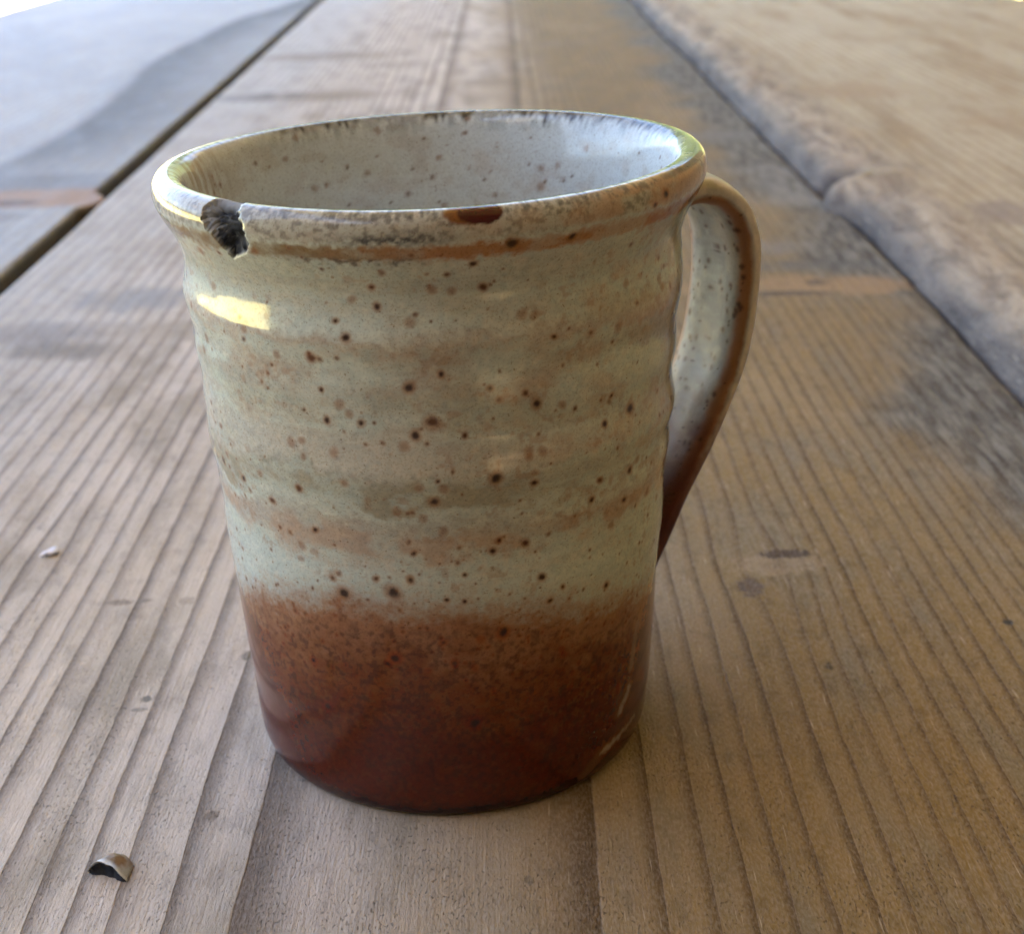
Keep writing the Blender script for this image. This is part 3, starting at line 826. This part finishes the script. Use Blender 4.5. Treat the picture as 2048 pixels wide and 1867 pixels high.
HQ = np.stack([ii[:-1], i2[:-1], i2[1:], ii[1:]], -1).reshape(-1, 4)
vv = np.repeat(v_[:, None], nK, 1).ravel(); xx_ = np.tile(kx, nH); yy_ = np.tile(ky, nH); zz_ = hz.ravel()
Pn = HV * 1000
m1 = fbm(Pn * .3, 4, 71); m2 = fbm(Pn * 1.0, 3, 72)
hcol = np.repeat(np.array((.29, .295, .275))[None], len(Pn), 0)
hcol = hcol * (1 + (m2 - .5) * .7)[:, None]
hcol = mix(hcol, Pk, sst(.45, .65, m1) * .6)
rimb = sst(-.62, -.84, -np.abs(xx_)) if False else sst(.66, .86, np.abs(xx_) + (m2 - .5) * .16)
stripe = rimb * (1 - sst(-.42, -.12, yy_ + (m1 - .5) * .4))
hcol = mix(hcol, np.array((.30, .115, .035)), stripe * .85)
hcol = mix(hcol, np.array((.60, .53, .46)), rimb * sst(-.25, .0, yy_) * .9 * (.55 + .45 * sst(.35, .6, m1)))
hcol = mix(hcol, np.array((.16, .12, .04)), sst(.5, .95, yy_) * sst(.10, .2, vv) * (1 - sst(.3, .5, vv)) * sst(.4, .6, m2) * .7)
lo = 1 - sst(40, 56, zz_ + (m1 - .5) * 14)
hcol = mix(hcol, np.array((.17, .055, .028)), lo * .85)
hcol = mix(hcol, np.array((.065, .009, .009)), (1 - sst(28, 48, zz_ + (m1 - .5) * 8)) * .85)
Hg = hcol
for k in range(230):
    c0 = Pn[rng.randrange(nH) * nK + (rng.randrange(nK // 2 + 12, nK - 12) if k % 5 else rng.randrange(nK))]; r_ = rng.choice((.18, .25, .32, .45))
    dd = np.linalg.norm(Pn - c0, axis=1) / r_ + (m2 - .5)
    Hg = mix(Hg, np.array((.15, .06, .02)), (1 - sst(.9, 1.9, dd)) * .5)
    Hg = mix(Hg, np.array((.04, .015, .008)), (1 - sst(.5, 1.1, dd)) * .8)
handle = grid_mesh("handle", HV, HQ, GL, mug, attrs={"glaze": Hg, "raw": np.full(len(Hg), .40)})

# ------------------------------------------------------------------ shard on the table
SHX, SHY = -.0597, -.0424
nA, nB = 46, 34
u = np.linspace(-1, 1, nA)[:, None] * np.ones((1, nB)); vq = np.linspace(0, 1, nB)[None] * np.ones((nA, 1))
uf, vf = u.ravel(), vq.ravel()
nz1 = fbm(np.stack([uf * 2.1, vf * 2.1, 0 * uf], -1), 3, 81) - .5
front = -1.9 + .4 * np.exp(-((uf + .35) / .45) ** 2) - .5 * sst(.2, .75, uf) + .5 * sst(-.75, -1, uf)
backe = 2.0 - 1.1 * uf ** 2 - .55 * sst(.3, 1, -uf) * 2 + .35 * sst(0, 1, uf)
ay = front * (1 - vf) + backe * vf + nz1 * .25
ax = uf * 3.25 * (1 - .14 * vf)
hgt = 2.3 * np.exp(-((uf + .30) / .75) ** 2) * (1 - .5 * vf ** 2) + 1.0 * np.exp(-((uf - .5) / .5) ** 2) * (1 - .3 * vf)
hgt = (hgt * .80 + .55) * np.sqrt(np.clip(1 - np.abs(uf) ** 3.2, 0, 1)) * (1 - .25 * sst(.75, 1, vf)) + .15 + nz1 * .45
rotS = R(-10)
def toS(x_, y_, z_): return np.stack([x_ * math.cos(rotS) - y_ * math.sin(rotS), x_ * math.sin(rotS) + y_ * math.cos(rotS), z_], -1) / 1000
top = toS(ax, ay, np.maximum(hgt, .12))
bot = toS(ax * .97, ay * .97 + .12 * (1 - vf), np.zeros_like(ax) + .02)
sc_ = np.repeat(np.array((.40, .39, .36))[None], len(uf), 0)
sc_ = mix(sc_, np.array((.20, .10, .02)), (1 - sst(.05, .60, uf - vf * .35 + nz1 * 1.2)) * sst(.12, .3, vf) * .95)
sc_ = mix(sc_, np.array((.24, .22, .12)), (1 - sst(-.9, -.3, uf)) * sst(.3, .6, vf) * .7)
sc_ = mix(sc_, np.array((.60, .60, .57)), (1 - sst(.05, .16, vf + nz1 * .1)))
sc_ = mix(sc_, np.array((.62, .62, .60)), (1 - sst(-.95, -.80, uf)) * .9)
sid = np.arange(nA * nB).reshape(nA, nB)
sq = np.stack([sid[:-1, :-1], sid[1:, :-1], sid[1:, 1:], sid[:-1, 1:]], -1).reshape(-1, 4)
off = nA * nB
sb = sq[:, ::-1] + off
walls = []
for line in (sid[0][::-1], sid[-1], sid[:, -1][::-1]):
    a, b = line[:-1], line[1:]
    walls.append(np.stack([b, a, a + off, b + off], -1) if False else np.stack([a, b, b + off, a + off], -1)[:, ::-1])
SQ = np.concatenate([sq, sb] + walls)
scol = np.concatenate([sc_, np.repeat(np.array((.06, .06, .06))[None], off, 0)])
shard = grid_mesh("pottery_shard", np.concatenate([top, bot]), SQ, GL, None, attrs={"glaze": scol, "raw": np.concatenate([np.full(off, .35), np.ones(off)])}, loc=(SHX, SHY, T))
tag(shard, "small curved shard broken from the mug lip lying on the middle plank", "shard")
# dark broken face at the front, set back under a pale glaze line
na, nbb = nA, 12
fu = np.linspace(-1, 1, nA); t0 = top.reshape(nA, nB, 3)[:, 0]; b0 = bot.reshape(nA, nB, 3)[:, 0]
FV = []
for j in range(nbb):
    k = j / (nbb - 1)
    p = t0 * (1 - k) + b0 * k
    p = p.copy(); p[:, 1] += .00045 * math.sin(math.pi * k) * np.clip(t0[:, 2] / .002, 0, 1) - .00002
    FV.append(p)
FV = np.stack(FV, 1).reshape(-1, 3)
FV[:, 1] += (fbm(FV * 1500, 3, 91) - .5) * .0005 * (np.tile(np.linspace(0, 1, nbb), nA) > .05)
fid = np.arange(nA * nbb).reshape(nA, nbb)
FQ = np.stack([fid[:-1, :-1], fid[:-1, 1:], fid[1:, 1:], fid[1:, :-1]], -1).reshape(-1, 4)
kk = np.tile(np.linspace(0, 1, nbb), nA)
fcol = mix(np.repeat(np.array((.5, .5, .48))[None], len(FV), 0), np.array((.030, .031, .036)), sst(.08, .22, kk + (fbm(FV * 2500, 2, 92) - .5) * .2))
ff_ = grid_mesh("fracture_face", FV, FQ, GL, shard, attrs={"glaze": fcol, "raw": np.ones(len(FV))})

# pale crumb on the planks to the left
nu_, nv_ = 20, 12
cv = []; cf = []
for j in range(nv_ + 1):
    for i in range(nu_):
        a = 2 * math.pi * i / nu_; b = math.pi * j / nv_
        k = 1 + .25 * math.sin(3 * a + 1) * math.sin(b) + .12 * math.sin(5 * a + 2 * b)
        cv.append((.0012 * k * math.cos(a) * math.sin(b), .0022 * k * math.sin(a) * math.sin(b), .0005 + .00048 * math.cos(b)))
for j in range(nv_):
    for i in range(nu_):
        cf.append((j * nu_ + i, (j + 1) * nu_ + i, (j + 1) * nu_ + (i + 1) % nu_, j * nu_ + (i + 1) % nu_))
crumb = mesh_obj("pale_crumb", cv, cf, plain("pale_flake", (.72, .68, .72), .6, 900., (.60, .57, .60)), loc=(-.0995, .0635, T))
crumb.rotation_euler = (0, 0, R(-35))
tag(crumb, "tiny pale flake lying on the grain lines left of the mug", "flake")
